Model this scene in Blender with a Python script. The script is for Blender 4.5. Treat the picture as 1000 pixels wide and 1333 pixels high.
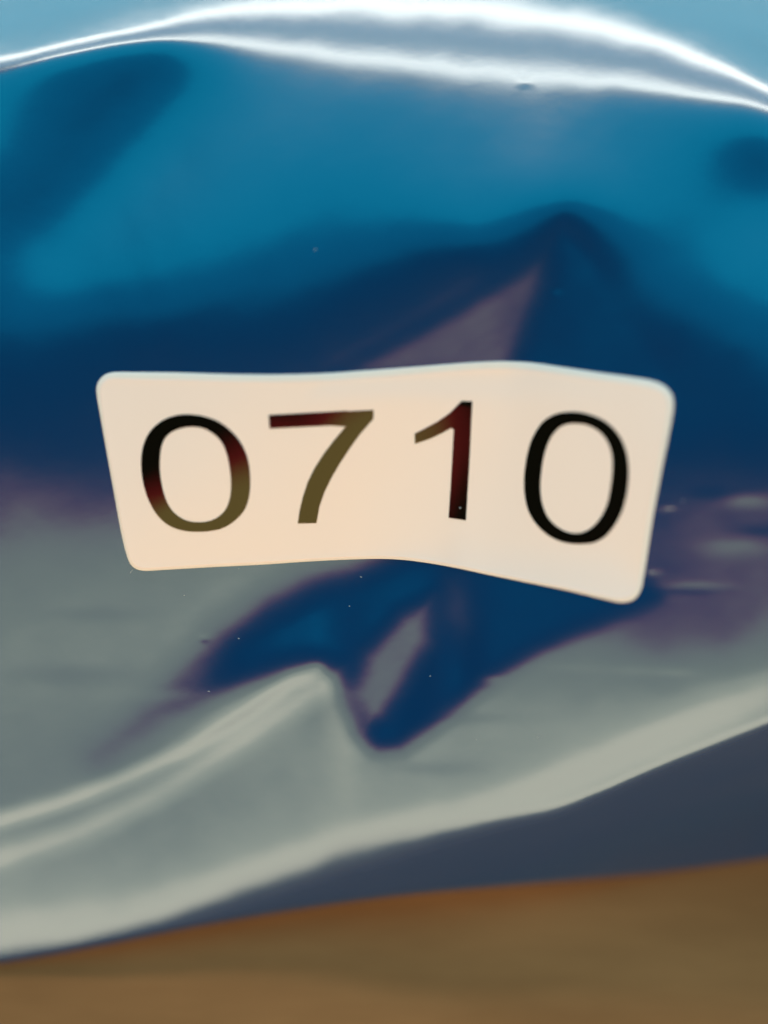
import bpy, math
import numpy as np
from mathutils import Matrix, Vector

sc = bpy.context.scene
for _o in list(bpy.data.objects):
    bpy.data.objects.remove(_o)
R = math.radians

# ------------------------------------------------------------------ frame
# The camera looks down on the swelling front of the bag.  All heights of the bag are
# worked out in a bench frame (u right, v up along the bag front, w out of it); BENCH
# turns that frame into the world, where z is up and the table top is z = 0.
PITCH = R(66)          # camera looks down by this much
DIST = 0.100           # metres from the lens to the sticker
FPX = 1492.0           # focal length in photograph pixels (1000 x 1333)
CX, CY = 500.0, 666.5
TABLE_H = -0.0262      # height of the table top below the sticker
XU = Vector((1, 0, 0))
XV = Vector((0, math.sin(PITCH), math.cos(PITCH)))
XW = Vector((0, -math.cos(PITCH), math.sin(PITCH)))


def to_world(P):
    """bench coordinates (n,3) -> world (n,3)"""
    M = np.array([XU, XV, XW])
    out = P @ M
    out[:, 2] -= TABLE_H
    return out


BENCH = Matrix(((XU.x, XV.x, XW.x, 0), (XU.y, XV.y, XW.y, 0), (XU.z, XV.z, XW.z, -TABLE_H), (0, 0, 0, 1)))

# ------------------------------------------------------------------ camera
cam = bpy.data.cameras.new('camera')
cam_o = bpy.data.objects.new('camera', cam)
sc.collection.objects.link(cam_o)
cam_o.matrix_world = BENCH @ Matrix.Translation((0, 0, DIST))
cam.sensor_fit = 'VERTICAL'
cam.sensor_height = 36.0
cam.lens = 36.0 * FPX / 1333.0
cam.clip_start = 0.005
cam.clip_end = 20
cam.dof.use_dof = True
cam.dof.focus_distance = 0.1010
cam.dof.aperture_fstop = 3.7
cam.dof.aperture_blades = 0
sc.camera = cam_o

# ------------------------------------------------------------------ world and lamps
w_ = bpy.data.worlds.new('World')
sc.world = w_
w_.use_nodes = True
bg = w_.node_tree.nodes['Background']
bg.inputs[0].default_value = (0.50, 0.50, 0.48, 1)
bg.inputs[1].default_value = 0.008
sc.view_settings.view_transform = 'Standard'
sc.view_settings.look = 'None'
sc.view_settings.exposure = 0
sc.view_settings.gamma = 1
sc.cycles.use_denoising = True
sc.cycles.max_bounces = 6


def lamp(name, lo, hi, width, dist, radiance, colour, shift=0.0):
    """an area lamp seen from the sticker between the angles lo and hi above the lens axis"""
    mid, half = R((lo + hi) / 2), R((hi - lo) / 2)
    d = bpy.data.lights.new(name, 'AREA')
    d.shape = 'RECTANGLE'
    d.size = width
    d.size_y = 2 * dist * math.tan(half)
    d.energy = radiance * math.pi * d.size * d.size_y
    d.color = colour
    o = bpy.data.objects.new(name, d)
    sc.collection.objects.link(o)
    pos = Vector((shift, math.sin(mid) * dist, math.cos(mid) * dist))
    z = pos.copy(); z.x = 0; z.normalize()
    x = Vector((1, 0, 0))
    y = z.cross(x)
    m = Matrix(((x.x, y.x, z.x, pos.x), (x.y, y.y, z.y, pos.y), (x.z, y.z, z.z, pos.z), (0, 0, 0, 1)))
    o.matrix_world = BENCH @ m
    return o


lamp('ceiling_tube_lamp', 66.5, 73.5, 1.0, 1.0, 11.5, (1.0, 0.985, 0.93))
lamp('ceiling_tube_lamp', 87, 93.5, 1.7, 1.0, 11.5, (1.0, 0.985, 0.93))
lamp('gap_fill_lamp', 76, 84, 1.7, 1.0, 1.7, (0.28, 0.75, 1.0))  # added blue fill for the gap between the tube reflections
lamp('top_fill_lamp', 95, 112, 1.6, 0.8, 1.7, (0.30, 0.84, 1.0))  # added pale blue fill that brightens the top of the bag
lamp('blue_fill_lamp', 30, 62, 1.1, 0.8, 1.95, (0.0, 0.64, 1.0))  # added fill, gives the upper front its teal; no window known there
lamp('dim_blue_fill_lamp', 13, 31, 1.1, 0.8, 0.85, (0.0, 0.54, 1.0))  # weaker added fill, lets the teal fade out softly
lamp('red_fill_lamp', -19.0, -14.0, 1.2, 0.6, 0.95, (1.0, 0.05, 0.18))  # added strip that makes the red reflection in the digits
lamp('dim_wall_fill', -36, -19, 1.4, 0.6, 1.4, (1.0, 0.97, 0.62))  # added fill for the olive reflection, dim part of a pale wall
lamp('warm_wall_fill', -47, -36, 1.4, 0.6, 2.6, (1.0, 0.94, 0.66))  # added step between dim and bright wall fills, grades the grey reflection
lamp('bright_wall_fill', -62, -47, 1.4, 0.6, 4.7, (1.0, 0.86, 0.63))  # added fill standing in for the warm-lit pale wall behind the camera

# ------------------------------------------------------------------ the swell and folds of the bag
# TILT(x, y): where a mirror at that spot of the front would look, in degrees above the
# lens axis; the surface is integrated from it.


def smooth(e0, e1, x):
    t = np.clip((x - e0) / (e1 - e0), 0, 1)
    return t * t * (3 - 2 * t)


def seg_dist(x, y, pts):
    d = np.full(x.shape, 1e9)
    for (x0, y0), (x1, y1) in zip(pts[:-1], pts[1:]):
        dx, dy = x1 - x0, y1 - y0
        t = np.clip(((x - x0) * dx + (y - y0) * dy) / (dx * dx + dy * dy), 0, 1)
        d = np.minimum(d, np.hypot(x - x0 - t * dx, y - y0 - t * dy))
    return d


def inside(x, y, pts):
    c = np.zeros(x.shape, bool)
    n = len(pts)
    for i in range(n):
        x0, y0 = pts[i]
        x1, y1 = pts[(i + 1) % n]
        if y0 == y1:
            continue
        h = ((y0 > y) != (y1 > y)) & (x < (x1 - x0) * (y - y0) / (y1 - y0) + x0)
        c ^= h
    return c


def region(x, y, pts, feather, bias=0.0):
    d = seg_dist(x, y, pts + [pts[0]])
    d = np.where(inside(x, y, pts), d, -d) + bias
    return smooth(-feather, feather, d)


def curve(pts, x):
    p = np.array(pts, float)
    xs, ys = p[:, 0], p[:, 1]
    m = np.gradient(ys, xs)
    i = np.clip(np.searchsorted(xs, x) - 1, 0, len(xs) - 2)
    h = xs[i + 1] - xs[i]
    t = np.clip((x - xs[i]) / h, 0, 1)
    return ((2 * t**3 - 3 * t**2 + 1) * ys[i] + (t**3 - 2 * t**2 + t) * h * m[i]
            + (-2 * t**3 + 3 * t**2) * ys[i + 1] + (t**3 - t**2) * h * m[i + 1])


def tps_fit(pts, lam=0.02):
    p = np.array(pts, float)
    X = p[:, :2] / 500.0
    n = len(X)
    r2 = ((X[:, None] - X[None]) ** 2).sum(-1)
    K = 0.5 * r2 * np.log(r2 + 1e-12) + lam * np.eye(n) * 0.05
    P = np.c_[np.ones(n), X]
    A = np.block([[K, P], [P.T, np.zeros((3, 3))]])
    s = np.linalg.solve(A, np.r_[p[:, 2], np.zeros(3)])
    return X, s


def tps_eval(fit, x, y):
    X, s = fit
    x = x / 500.0
    y = y / 500.0
    out = s[-3] + s[-2] * x + s[-1] * y
    for (a, b), c in zip(X, s):
        r2 = (x - a) ** 2 + (y - b) ** 2
        out = out + c * 0.5 * r2 * np.log(r2 + 1e-12)
    return out


UPPER = [(-100, 95), (0, 74), (120, 50), (250, 24), (400, 8), (500, 8), (600, 15), (700, 28), (800, 45), (900, 74), (1000, 112), (1100, 160)]
LOWER = [(-100, 118), (0, 89), (100, 66), (200, 51), (300, 54), (400, 62), (500, 72), (600, 84), (700, 97), (800, 107), (900, 121), (1000, 138), (1100, 175)]
CONTACT = [(-200, 1268), (0, 1247), (120, 1226), (250, 1200), (380, 1178), (500, 1161), (640, 1148), (760, 1138), (880, 1127), (1000, 1111), (1200, 1080)]
BREAK = [(-200, 1290), (0, 1247), (100, 1229), (200, 1203), (300, 1170), (400, 1138), (500, 1108), (600, 1080), (660, 1067), (720, 1056), (780, 1032), (850, 1002), (920, 973), (1000, 940), (1200, 850)]

POINTS = [
    # upper front
    (0, 130, 34), (0, 200, 28), (35, 270, 14), (95, 215, 13), (150, 150, 13), (205, 88, 10), (0, 300, 18), (50, 340, 34), (130, 290, 38), (200, 220, 41),
    (270, 160, 42), (340, 130, 42), (380, 250, 34), (0, 430, 12), (120, 420, 10), (300, 380, 16), (0, 520, 2), (200, 460, 0),
    (450, 170, 42), (600, 160, 46), (600, 220, 46), (500, 300, 22), (400, 340, 17), (750, 170, 46), (700, 235, 46), (800, 250, 40), (620, 285, 32),
    (735, 262, 28), (735, 285, -3), (600, 345, -4), (520, 390, -5), (430, 430, -4), (850, 350, 20), (900, 320, 25), (960, 340, 34),
    (970, 200, 4), (1000, 165, 2), (1000, 270, 33), (790, 340, 3), (870, 430, 5), (950, 470, 5), (1000, 560, 3), (790, 430, 8), (735, 400, 8),
    # left of and under the sticker
    (0, 590, -8), (60, 575, -5), (40, 645, -17), (0, 700, -21), (100, 665, -15), (60, 735, -28), (150, 770, -31), (0, 800, -31), (100, 850, -33), (60, 930, -32), (0, 1000, -29),
    (220, 780, -33), (330, 755, -34), (430, 735, -33), (120, 960, -27),
    # right of the sticker
    (890, 540, 4), (900, 610, -8), (885, 680, -15), (935, 690, -18), (1000, 640, -13), (1000, 720, -16), (865, 770, -16), (950, 765, -18), (850, 850, -20),
    (950, 830, -20), (760, 850, -24), (1000, 870, -32), (700, 900, -32), (900, 890, -35), (820, 920, -36),
    # under the sticker itself
    (180, 520, -3), (240, 560, -8), (200, 640, -16), (315, 595, -16), (400, 547, -18), (355, 552, -17.5), (260, 690, -28), (300, 650, -24), (430, 650, -30), (480, 545, -22), (545, 575, -22), (590, 540, -16.5), (610, 600, -14),
    (600, 670, -10), (700, 620, -6), (750, 540, -2), (810, 620, -4), (750, 700, -8), (640, 480, -8), (350, 490, -6), (620, 740, -5), (820, 770, -10),
    # lower front
    (300, 1050, -33), (250, 1110, -34), (520, 1000, -33), (480, 905, -32), (760, 905, -31), (650, 960, -36), (600, 1010, -35), (380, 960, -36), (100, 1150, -36), (800, 1010, -42), (560, 960, -36), (0, 1200, -42), (400, 1100, -40),
    (0, 1290, -50), (500, 1250, -60), (1000, 1200, -60),
]

FOLD_TRI = [(735, 298), (770, 335), (805, 400), (845, 455), (880, 520), (400, 520), (430, 482), (500, 444), (600, 388), (690, 330)]
FOLD_SLIVER = [(716, 318), (712, 370), (694, 420), (665, 500), (415, 500), (450, 474), (540, 428), (640, 370), (695, 332)]
BLUE_LOBE = [(600, 715), (520, 728), (430, 755), (350, 790), (290, 828), (245, 870), (195, 922), (170, 955), (205, 940), (260, 918), (320, 888), (375, 868),
             (415, 862), (440, 876), (452, 915), (466, 952), (492, 975), (522, 974), (560, 950), (600, 915), (645, 880), (700, 845), (770, 812), (850, 775), (800, 730)]
LOBE_STRIP = [(562, 778), (520, 798), (476, 850), (462, 905), (476, 948), (502, 935), (530, 890), (560, 835)]
RIDGE_A = [(-60, 1085), (0, 1068), (80, 1045), (160, 1014), (240, 977), (320, 928), (380, 886), (412, 872)]
RIDGE_B = [(-60, 1140), (0, 1116), (100, 1084), (200, 1036), (280, 985), (340, 945), (400, 905), (425, 892)]
RIDGE_C = [(-100, 1235), (0, 1213), (150, 1186), (300, 1146), (450, 1100), (600, 1056), (700, 1028), (800, 985), (900, 940), (1000, 898), (1100, 860)]


def tilt_map(x, y):
    xc = np.clip(x, -60, 1060)
    yc = np.clip(y, -60, 1330)
    yl, yu = curve(LOWER, xc), curve(UPPER, xc)
    t = yc - yl
    a = tps_eval(tps_fit(POINTS), xc, np.clip(yc, 80, 1300))
    # pleat that runs up to the middle of the front
    m = region(xc, yc, FOLD_TRI, 14)
    a = a * (1 - m) + (9 + 0 * a) * m * smooth(560, 480, yc) + a * m * (1 - smooth(560, 480, yc))
    m = region(xc, yc, FOLD_SLIVER, 27) * smooth(520, 470, yc)
    a = a * (1 - m) - 19 * m
    # dent under the sticker
    m = region(xc, yc, BLUE_LOBE, 26 + 30 * smooth(900, 760, yc) * smooth(600, 300, xc))
    lobe = 10 - 24 * smooth(330, 190, xc)
    a = a * (1 - m) + lobe * m
    m = region(xc, yc, LOBE_STRIP, 22)
    a = a * (1 - m) - 20 * m
    m = np.exp(-((xc - 598) / 22) ** 2 - ((yc - 790) / 60) ** 2)
    a = a * (1 - m) - 12 * m
    d = seg_dist(xc, yc, [(300, 850), (230, 905), (175, 950), (128, 988)])
    m = 0.75 * np.exp(-(d / 30) ** 2) * smooth(330, 240, xc)
    a = a * (1 - m) - 14 * m
    a = a - 26 * np.exp(-((xc - 1000) / 50) ** 2 - ((yc - 195) / 62) ** 2)
    # soft ridges of the lower front
    for pts, amp, wid in ((RIDGE_A, -21, 12), (RIDGE_B, -15, 17), (RIDGE_C, -12, 26)):
        d = seg_dist(xc, yc, pts)
        a = a + amp * np.exp(-(d / wid) ** 2) * (1 if pts is not RIDGE_C else 0.55 + 0.45 * smooth(80, 420, xc))
    # the turn below which the front falls back to the table
    soft = 1.2 + 1.6 * smooth(800, 480, xc)
    m = smooth(-11 * soft, 12 * soft, yc - curve(BREAK, xc))
    a = a * (1 - m) - (84 + 0.2 * np.clip(yc - curve(BREAK, xc), 0, 120)) * m
    # the shoulder of the bag at the top
    fall = 14 + 50 * smooth(210, 380, xc)
    k = np.exp(-np.clip(t, 0, None) / fall)
    below = a * (1 - k) + 71 * k
    above = 71 + np.clip(-t, 0, None) * 18 / np.maximum(yl - yu, 14)
    above = np.minimum(above, np.minimum(93 + 0.22 * np.clip(yu - yc, 0, 400), 103))
    a = np.where(t > 0, below, above)
    # small creases and pricks in the film
    for x0, y0, sx, sy, amp in ((682, 104, 10, 5, 5), (684, 112, 10, 4, -7), (905, 762, 42, 4, -9), (900, 769, 42, 4, 6), (868, 662, 12, 2.5, -14), (852, 745, 9, 2.5, -12),
                                (265, 829, 6, 2.5, -14), (266, 834, 6, 2.5, 14), (725, 381, 6, 3, 16), (880, 875, 30, 5, -7), (640, 884, 16, 5, -8), (975, 652, 34, 9, -11), (955, 712, 46, 12, -7), (930, 640, 30, 9, 6), (990, 690, 30, 8, 7), (830, 872, 50, 6, -6), (740, 868, 40, 5, -5),
                                (560, 1000, 60, 10, 4), (120, 800, 60, 9, 5), (90, 880, 70, 12, 6), (220, 905, 50, 8, -4), (620, 935, 60, 8, 4)):
        a = a + amp * np.exp(-((xc - x0) / sx) ** 2 - ((yc - y0) / sy) ** 2)
    # fine waviness of thin film
    a = a + 0.8 * np.sin(x / 37 + 1.3 * np.sin(y / 61)) * np.sin(y / 29 + x / 83) + 0.5 * np.sin(x / 13 + y / 47 + 1.1 * np.sin(x / 31)) * np.sin(y / 17 - x / 91)
    return a


# --- integrate
STEP = 0.00017
U = np.arange(-0.073, 0.073 + STEP / 2, STEP)
V = np.arange(-0.062, 0.092 + STEP / 2, STEP)
NU, NV = len(U), len(V)
uu, vv = np.meshgrid(U, V)          # rows follow v
LX = np.arange(-400, 1401, 2.5)
LY = np.arange(-300, 1651, 2.5)
lx, ly = np.meshgrid(LX, LY)
TILT = tilt_map(lx, ly)


def bil(img, fx, fy):
    fx = np.clip(fx, 0, img.shape[1] - 1.001)
    fy = np.clip(fy, 0, img.shape[0] - 1.001)
    i, j = fx.astype(int), fy.astype(int)
    a, b = fx - i, fy - j
    return (img[j, i] * (1 - a) + img[j, i + 1] * a) * (1 - b) + (img[j + 1, i] * (1 - a) + img[j + 1, i + 1] * a) * b


def project(u, v, w):
    z = DIST - w
    return CX + FPX * u / z, CY - FPX * v / z


def poisson(gx, gy, lam):
    """least squares surface whose v slope is gy and (weakly, lam) whose u slope is gx"""
    n, m = gy.shape
    div = np.zeros((n, m))
    fy = 0.5 * (gy[1:] + gy[:-1])
    fx = 0.5 * (gx[:, 1:] + gx[:, :-1]) * lam
    div[:-1] += fy; div[1:] -= fy
    div[:, :-1] += fx; div[:, 1:] -= fx
    big = np.block([[div, div[:, ::-1]], [div[::-1], div[::-1, ::-1]]])
    F = np.fft.rfft2(big)
    ky = 2 - 2 * np.cos(math.pi * np.fft.fftfreq(2 * n) * 2)
    kx = 2 - 2 * np.cos(math.pi * np.fft.rfftfreq(2 * m) * 2)
    den = -(ky[:, None] + lam * kx[None])
    den[0, 0] = 1
    F /= den
    F[0, 0] = 0
    return np.fft.irfft2(F, s=big.shape)[:n, :m] * STEP


W = np.zeros_like(uu)
mid = np.abs(U) < 0.002
iv0 = int(np.argmin(np.abs(V)))
gain = np.zeros_like(uu)
for it in range(7):
    px, py = project(uu, vv, W)
    rho = bil(TILT, (px + 400) / 2.5, (py + 300) / 2.5)
    beta = np.degrees(np.arctan2(vv, DIST - W))
    phi = np.clip((rho - beta) / 2, -56, 45)
    S = -np.tan(np.radians(phi))
    gx = -0.9 * uu * smooth(0.5, 1.0, 1 + 0 * uu)      # gently rounded from side to side
    W2 = poisson(gx, S + gain, 0.028)
    gain = gain + 0.0 * (S - np.gradient(W2, STEP, axis=0))
    W2 -= W2[iv0, mid].mean()
    W = W2 if it == 0 else 0.4 * W + 0.6 * W2

cosP, sinP = math.cos(PITCH), math.sin(PITCH)
H = vv * cosP + W * sinP
px, py = project(uu, vv, W)
cy = curve(CONTACT, px)
on = (np.abs(py - cy) < 2) & (px > -50) & (px < 1050)
hc = [(round(float(px[on][k])), round(float(H[on][k]) * 1000, 1)) for k in np.argsort(px[on])[::max(1, on.sum() // 10)]]
print('contact heights mm', hc, 'top', H.max() * 1000, 'W range', W.min() * 1000, W.max() * 1000)

# roll the hem under and lay the unseen margins down to the table
t = np.clip(py - cy, 0, None)
WR = W - (t / 26.0) ** 2 * 0.004 + 0.45 * np.clip(vv - 0.050, 0, None) * smooth(0.050, 0.062, vv)  # the unseen back is raised to lengthen the shadow on the table
H = vv * cosP + WR * sinP - TABLE_H
edge = smooth(0.072, 0.060, np.abs(uu)) * smooth(0.092, 0.080, vv)
H = np.maximum(H * edge - 0.0012 * (1 - edge), -0.0006)
WR = (H + TABLE_H - vv * cosP) / sinP


def w_at(u, v):
    return bil(W, (u - U[0]) / STEP, (v - V[0]) / STEP)


def on_bag(pts, lift):
    """points given on the photograph's plane -> points on the bag front, lifted off it (bench frame)"""
    p = np.array(pts, float)
    w = np.zeros(len(p))
    for _ in range(25):
        u = (p[:, 0] - CX) * (DIST - w) / FPX
        v = (CY - p[:, 1]) * (DIST - w) / FPX
        w = 0.5 * w + 0.5 * w_at(u, v)
    w = w + lift
    return np.c_[(p[:, 0] - CX) * (DIST - w) / FPX, (CY - p[:, 1]) * (DIST - w) / FPX, w]


# ------------------------------------------------------------------ materials


def mat(name):
    m = bpy.data.materials.new(name)
    m.use_nodes = True
    nt = m.node_tree
    return m, nt, nt.nodes['Principled BSDF']


def node(nt, kind, **inp):
    n = nt.nodes.new(kind)
    for k, v in inp.items():
        n.inputs[k].default_value = v
    return n


m_bag, nt, b = mat('blue_plastic_film')
b.inputs['Base Color'].default_value = (0.0, 0.032, 0.108, 1)
b.inputs['Roughness'].default_value = 0.225
b.inputs['Specular Tint'].default_value = (0.84, 1.0, 0.98, 1)
b.inputs['IOR'].default_value = 1.8
b.inputs['Coat Weight'].default_value = 0.6
b.inputs['Coat Roughness'].default_value = 0.13
b.inputs['Coat IOR'].default_value = 1.5
tc = node(nt, 'ShaderNodeTexCoord')
nz = node(nt, 'ShaderNodeTexNoise', Scale=420.0, Detail=3.0, Roughness=0.55)
nt.links.new(tc.outputs['Object'], nz.inputs['Vector'])
bp = node(nt, 'ShaderNodeBump', Strength=0.05, Distance=0.0004)
nt.links.new(nz.outputs['Fac'], bp.inputs['Height'])
nt.links.new(bp.outputs['Normal'], b.inputs['Normal'])

m_paper, nt, b = mat('white_label_paper')
b.inputs['Base Color'].default_value = (0.97, 0.725, 0.615, 1)
b.inputs['Roughness'].default_value = 0.55
tc = node(nt, 'ShaderNodeTexCoord')
nz = node(nt, 'ShaderNodeTexNoise', Scale=2500.0, Detail=2.0)
nt.links.new(tc.outputs['Object'], nz.inputs['Vector'])
bp = node(nt, 'ShaderNodeBump', Strength=0.04, Distance=0.0001)
nt.links.new(nz.outputs['Fac'], bp.inputs['Height'])
nt.links.new(bp.outputs['Normal'], b.inputs['Normal'])

m_edge_band, nt, b = mat('blurred_label_edge')
b.inputs['Base Color'].default_value = (0.88, 0.75, 0.66, 1)  # paler colour stands in for the blurred thickness of the edge
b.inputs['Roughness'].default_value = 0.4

m_dust, nt, b = mat('pale_dust')
b.inputs['Base Color'].default_value = (0.35, 0.36, 0.36, 1)
b.inputs['Roughness'].default_value = 0.9

m_ink, nt, b = mat('glossy_black_print')
b.inputs['Base Color'].default_value = (0.004, 0.0035, 0.002, 1)
b.inputs['Specular Tint'].default_value = (1.0, 0.72, 0.32, 1)
b.inputs['Roughness'].default_value = 0.07
b.inputs['IOR'].default_value = 1.7

m_table, nt, b = mat('brown_table_top')
b.inputs['Roughness'].default_value = 0.75
b.inputs['Specular IOR Level'].default_value = 0.15
tc = node(nt, 'ShaderNodeTexCoord')
mp = node(nt, 'ShaderNodeMapping')
mp.inputs['Scale'].default_value = (14, 60, 14)
nz = node(nt, 'ShaderNodeTexNoise', Scale=1.0, Detail=5.0, Roughness=0.6)
nt.links.new(tc.outputs['Object'], mp.inputs['Vector'])
nt.links.new(mp.outputs['Vector'], nz.inputs['Vector'])
cr = node(nt, 'ShaderNodeValToRGB')
cr.color_ramp.elements[0].position = 0.3
cr.color_ramp.elements[0].color = (0.235, 0.100, 0.033, 1)
cr.color_ramp.elements[1].position = 0.7
cr.color_ramp.elements[1].color = (0.43, 0.187, 0.068, 1)
nt.links.new(nz.outputs['Fac'], cr.inputs['Fac'])
nt.links.new(cr.outputs['Color'], b.inputs['Base Color'])

# ------------------------------------------------------------------ meshes


def build(name, verts, faces, material, parent=None, smooth_shade=True, loc=(0, 0, 0)):
    me = bpy.data.meshes.new(name)
    verts = np.asarray(verts, np.float32) - np.array(loc, np.float32)
    faces = [np.asarray(f) for f in faces]
    me.vertices.add(len(verts))
    me.vertices.foreach_set('co', verts.ravel())
    idx = np.concatenate([f.ravel() for f in faces]).astype(np.int32)
    cnt = np.concatenate([np.full(len(f), f.shape[1]) for f in faces])
    me.loops.add(len(idx))
    me.loops.foreach_set('vertex_index', idx)
    me.polygons.add(len(cnt))
    me.polygons.foreach_set('loop_start', np.r_[0, np.cumsum(cnt)[:-1]].astype(np.int32))
    me.polygons.foreach_set('use_smooth', np.full(len(cnt), smooth_shade))
    me.update(calc_edges=True)
    me.validate()
    me.materials.append(material)
    o = bpy.data.objects.new(name, me)
    sc.collection.objects.link(o)
    o.location = loc
    if parent:
        o.parent = parent
    return o


def grid_faces(nr, nc, wrap=False):
    i = np.arange(nr - 1)[:, None]
    j = np.arange(nc if wrap else nc - 1)[None]
    j2 = (j + 1) % nc
    return np.stack([i * nc + j, i * nc + j2, (i + 1) * nc + j2, (i + 1) * nc + j], -1).reshape(-1, 4)


# the table the bag lies on
tx, ty = np.meshgrid(np.linspace(-0.9, 0.9, 7), np.linspace(-0.7, 0.9, 7))
tv = np.c_[tx.ravel(), ty.ravel(), np.zeros(tx.size)]
table = build('table_top', tv, [grid_faces(7, 7)], m_table, smooth_shade=False)
table['kind'] = 'structure'

# the bag
P = to_world(np.c_[uu.ravel(), vv.ravel(), WR.ravel()])
bag = build('plastic_bag', P, [grid_faces(NV, NU)], m_bag)
bag['label'] = 'glossy blue plastic bag bulging over the brown table'
bag['category'] = 'plastic bag'

# the sticker
OUT = [(150, 484.5), (180, 484.5), (230, 485), (300, 487), (360, 487.5), (420, 486), (480, 482), (540, 477.5), (590, 473.5), (630, 471), (665, 470.5), (695, 472.5),
       (730, 477.5), (780, 485), (830, 492), (852, 496.5), (866, 503), (875, 514), (877, 528), (873, 555), (862, 610), (850, 675), (838, 752), (834, 769), (825, 780.5), (811, 784.2),
       (795, 782), (740, 769), (690, 759), (640, 749), (590, 738.5), (555, 732.5), (525, 728.8), (495, 727.4), (450, 728.5), (400, 731), (340, 735), (270, 738.5), (210, 742), (188, 743),
       (176, 740), (169, 733), (164, 720), (157, 690), (148, 640), (139, 590), (131, 544), (125.5, 510), (127, 499), (133, 490.5), (140, 486.3)]


def closed_spline(pts, n):
    """closed Catmull-Rom through pts, n points evenly along its length"""
    p = np.array(pts, float)
    m = len(p)
    out = []
    for i in range(m):
        p0, p1, p2, p3 = p[i - 1], p[i], p[(i + 1) % m], p[(i + 2) % m]
        # centripetal-like: clamp tangents so tight corners do not overshoot
        d1 = np.linalg.norm(p2 - p1)
        t1 = (p2 - p0) / (np.linalg.norm(p1 - p0) + d1) * d1
        t2 = (p3 - p1) / (d1 + np.linalg.norm(p3 - p2)) * d1
        for t in np.linspace(0, 1, 12, endpoint=False):
            out.append((2 * t**3 - 3 * t**2 + 1) * p1 + (t**3 - 2 * t**2 + t) * t1 + (-2 * t**3 + 3 * t**2) * p2 + (t**3 - t**2) * t2)
    out = np.array(out)
    d = np.r_[0, np.cumsum(np.linalg.norm(np.diff(np.r_[out, out[:1]], axis=0), axis=1))]
    s = np.linspace(0, d[-1], n, endpoint=False)
    q = np.r_[out, out[:1]]
    return np.c_[np.interp(s, d, q[:, 0]), np.interp(s, d, q[:, 1])]


NO = 420
ring = closed_spline(OUT, NO)
nxt = np.roll(ring, -1, 0) - np.roll(ring, 1, 0)
nrm = np.c_[-nxt[:, 1], nxt[:, 0]] / np.linalg.norm(nxt, axis=1)[:, None]     # points inwards (clockwise in pixel axes)
spine_x = np.clip(ring[:, 0], 260, 740)
spine = np.c_[spine_x, np.interp(spine_x, [150, 300, 500, 640, 850], [612, 612, 606, 612, 638])]
# pale band coloured in for the blurred die-cut edge thickness, wider along the top and right
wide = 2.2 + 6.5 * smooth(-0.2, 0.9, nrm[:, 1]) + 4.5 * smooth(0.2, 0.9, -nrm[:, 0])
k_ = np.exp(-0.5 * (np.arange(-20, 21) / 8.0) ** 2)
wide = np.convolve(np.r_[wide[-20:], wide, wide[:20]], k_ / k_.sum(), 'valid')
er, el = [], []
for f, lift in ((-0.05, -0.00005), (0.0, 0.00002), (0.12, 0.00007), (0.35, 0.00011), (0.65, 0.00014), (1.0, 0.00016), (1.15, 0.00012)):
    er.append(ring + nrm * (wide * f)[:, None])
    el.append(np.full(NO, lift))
ring = ring + nrm * (wide * 0.96)[:, None]
rings, lifts = [], []
for inset, lift in ((0.3, 0.00008), (0.0, 0.00014), (0.3, 0.000185), (1.2, 0.000205), (2.6, 0.000205), (4.0, 0.00019), (6, 0.00018)):
    rings.append(ring + nrm * inset)
    lifts.append(np.full(NO, lift))
base = rings[-1]
for s in np.linspace(0, 1, 22)[1:]:
    rings.append(base * (1 - s) + spine * s)
    lifts.append(np.full(NO, 0.00018))
sv = to_world(on_bag(np.concatenate(rings), np.concatenate(lifts)))
s_loc = to_world(on_bag([(500, 610)], 0.0))[0]
sticker = build('sticker', sv, [grid_faces(len(rings), NO, wrap=True)[:, ::-1]], m_paper, loc=tuple(s_loc))
sticker['label'] = 'cream white rounded sticker with black digits 0710 on the blue bag'
sticker['category'] = 'sticker'
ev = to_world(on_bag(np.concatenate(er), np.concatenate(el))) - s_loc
build('edge_band', ev, [grid_faces(len(er), NO, wrap=True)[:, ::-1]], m_edge_band, parent=sticker)


def px_of(pts, x0, y0, k):
    return [(x0 + a / k, y0 + b / k) for a, b in pts]


def open_spline(pts, n):
    p = np.array(pts, float)
    d = np.r_[0, np.cumsum(np.linalg.norm(np.diff(p, axis=0), axis=1))]
    s = np.linspace(0, d[-1], n)
    return np.c_[np.interp(s, d, p[:, 0]), np.interp(s, d, p[:, 1])]


INK = 0.000205


def bolder(p, k, closed):
    """move an outline sideways by k (clockwise outline: outwards for k > 0)"""
    if closed:
        d = np.roll(p, -1, 0) - np.roll(p, 1, 0)
    else:
        d = np.gradient(p, axis=0)
    n = np.c_[d[:, 1], -d[:, 0]] / np.maximum(np.linalg.norm(d, axis=1), 1e-9)[:, None]
    return p + n * k



def digit(strips):
    vs, fs, off = [], [], 0
    for a, c, wrap in strips:
        rows = [a * (1 - s) + c * s for s in np.linspace(0, 1, 5)]
        q = np.concatenate(rows)
        vs.append(q)
        fs.append(grid_faces(5, len(a), wrap) + off)
        off += len(q)
    v = to_world(on_bag(np.concatenate(vs), INK))
    c = v.mean(0)
    o = build('digit', v - s_loc, fs, m_ink, parent=sticker, loc=tuple(c - s_loc))
    me = o.data
    nz = np.array([p.normal[:] for p in me.polygons]).mean(0)
    if np.dot(nz, np.array(XW)) < 0:
        me.flip_normals()
    return o


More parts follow.
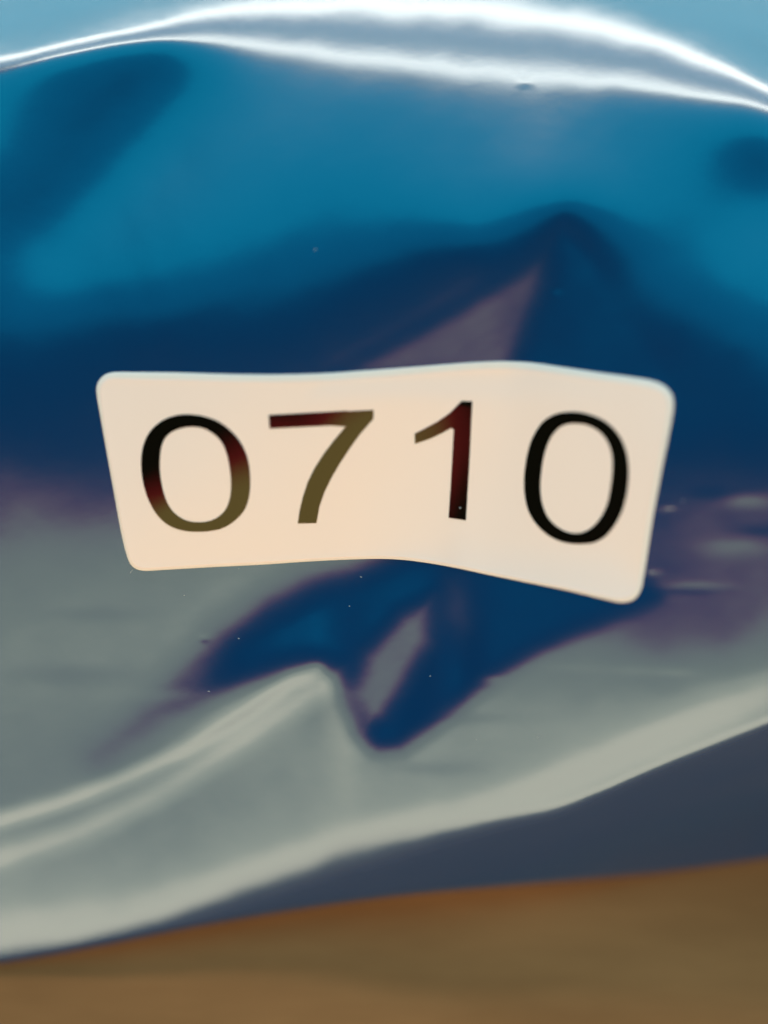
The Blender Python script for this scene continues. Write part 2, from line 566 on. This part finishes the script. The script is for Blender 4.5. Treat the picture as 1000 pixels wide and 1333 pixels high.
Z1_OUT = px_of([(440, 120), (560, 135), (680, 180), (790, 270), (860, 370), (898, 480), (912, 620), (903, 740), (870, 840), (800, 920), (705, 980), (600, 1003), (500, 1008), (400, 998), (300, 962), (222, 898), (160, 805), (115, 690), (90, 560), (88, 440), (110, 330), (160, 240), (240, 170), (340, 130)], 170, 520, 5.882)
Z1_IN = px_of([(450, 205), (550, 213), (640, 260), (705, 330), (743, 420), (765, 530), (775, 640), (767, 750), (735, 840), (680, 900), (605, 936), (520, 946), (440, 936), (370, 903), (310, 848), (265, 765), (236, 660), (220, 540), (222, 430), (238, 340), (280, 270), (355, 225)], 170, 520, 5.882)
Z2_OUT = px_of([(440, 107), (530, 110), (630, 135), (740, 187), (835, 280), (892, 390), (919, 510), (922, 640), (905, 780), (868, 910), (810, 1020), (740, 1105), (650, 1157), (550, 1170), (460, 1167), (360, 1143), (260, 1088), (172, 1000), (115, 900), (88, 780), (82, 650), (95, 520), (125, 380), (170, 275), (240, 180), (335, 125)], 670, 520, 6.25)
Z2_IN = px_of([(490, 190), (590, 202), (690, 255), (760, 340), (795, 440), (802, 560), (786, 720), (755, 860), (700, 970), (620, 1055), (530, 1093), (440, 1088), (350, 1045), (272, 970), (226, 870), (206, 760), (208, 640), (222, 520), (250, 400), (298, 295), (360, 225), (420, 197)], 670, 520, 6.25)


def ring_pair(o, i, n=128):
    a, c = bolder(closed_spline(o, n), 0.9, True), bolder(closed_spline(i, n), -0.9, True)
    # start both at the top
    ca = a.mean(0); cc = c.mean(0)
    a = np.roll(a, -int(np.argmin(np.abs(np.arctan2(a[:, 0] - ca[0], ca[1] - a[:, 1])))), 0)
    c = np.roll(c, -int(np.argmin(np.abs(np.arctan2(c[:, 0] - cc[0], cc[1] - c[:, 1])))), 0)
    return a, c, True


digit([ring_pair(Z1_OUT, Z1_IN)])
s7_right = px_of([(705, 97), (910, 86), (910, 155), (800, 280), (720, 392), (640, 512), (570, 632), (512, 750), (470, 870), (446, 1005)], 340, 520, 6.25)
s7_left = px_of([(705, 97), (705, 215), (600, 332), (510, 450), (440, 560), (385, 672), (346, 790), (319, 900), (303, 1010)], 340, 520, 6.25)
bar_top = px_of([(62, 132), (705, 97)], 340, 520, 6.25)
bar_bot = px_of([(68, 232), (300, 220), (560, 207), (705, 205)], 340, 520, 6.25)
corner = px_of([(705, 97), (910, 86)], 340, 520, 6.25)
stem_r = px_of([(910, 86), (910, 155), (800, 280), (720, 392), (640, 512), (570, 632), (512, 750), (470, 870), (446, 1005)], 340, 520, 6.25)
stem_l = px_of([(700, 97), (698, 216), (600, 332), (510, 450), (440, 560), (385, 672), (346, 790), (319, 900), (303, 1010)], 340, 520, 6.25)
bar_top[1] = stem_l[0]
bar_bot[-1] = stem_l[1]
digit([(bolder(open_spline(bar_top, 40), 0.8, False), bolder(open_spline(bar_bot, 40), -0.8, False), False), (bolder(open_spline(stem_r, 90), 0.8, False), bolder(open_spline(stem_l, 90), -0.8, False), False)])
one_r = px_of([(698, 92), (690, 240), (680, 480), (665, 760), (650, 1000), (636, 1240)], 520, 510, 7.408)
one_l = px_of([(605, 92), (560, 205), (530, 365), (515, 650), (500, 920), (480, 1215)], 520, 510, 7.408)
fl_top = px_of([(150, 410), (250, 360), (370, 295), (490, 210), (605, 92)], 520, 510, 7.408)
fl_bot = px_of([(148, 497), (300, 445), (420, 388), (500, 342), (531, 362)], 520, 510, 7.408)
digit([(bolder(open_spline(one_r, 70), 0.8, False), bolder(open_spline(one_l, 70), -0.8, False), False), (bolder(open_spline(fl_top, 40), 0.8, False), bolder(open_spline(fl_bot, 40), -0.8, False), False)])
digit([ring_pair(Z2_OUT, Z2_IN)])

# a few dust specks and hairs on the film
rng = np.random.default_rng(7)
vs, fs = [], []


def speck(x, y, rx, ry, ang, lift):
    n = 8
    a = np.linspace(0, 2 * math.pi, n, endpoint=False)
    q = np.c_[np.cos(a) * rx, np.sin(a) * ry]
    c, s_ = math.cos(ang), math.sin(ang)
    q = np.c_[q[:, 0] * c - q[:, 1] * s_ + x, q[:, 0] * s_ + q[:, 1] * c + y]
    k = sum(len(v) for v in vs)
    vs.append(on_bag(q, lift))
    vs.append(on_bag([(x, y)], lift + 0.00003))
    fs.append(np.array([(k + i, k + n, k + (i + 1) % n) for i in range(n)]))


for x, y, rx, ry, ang in ((411, 325, 1.4, 0.8, -0.5), (311, 831, 1.3, 0.7, 0), (272, 900, 1.6, 0.7, 0.1), (470, 751, 1.4, 0.6, 0.3), (889, 652, 1.2, 0.8, 0.2), (872, 662, 8, 0.7, -0.05),
                          (848, 745, 6, 0.6, 0.1), (171, 744, 3.2, 0.5, -1.0), (560, 880, 1, 0.7, 0), (700, 960, 1.1, 0.7, 0.4), (455, 789, 0.9, 0.7, 0), (240, 775, 1.0, 0.6, 0)):
    speck(x, y, rx, ry, ang, 0.00001)
speck(599, 661, 1.2, 1.0, 0, 0.00022)
for _ in range(3):
    speck(rng.uniform(20, 980), rng.uniform(640, 1000), rng.uniform(0.45, 0.7), rng.uniform(0.3, 0.55), rng.uniform(0, 3), 0.00001)
dust = build('dust', to_world(np.concatenate(vs)), fs, m_dust)
dust['kind'] = 'stuff'
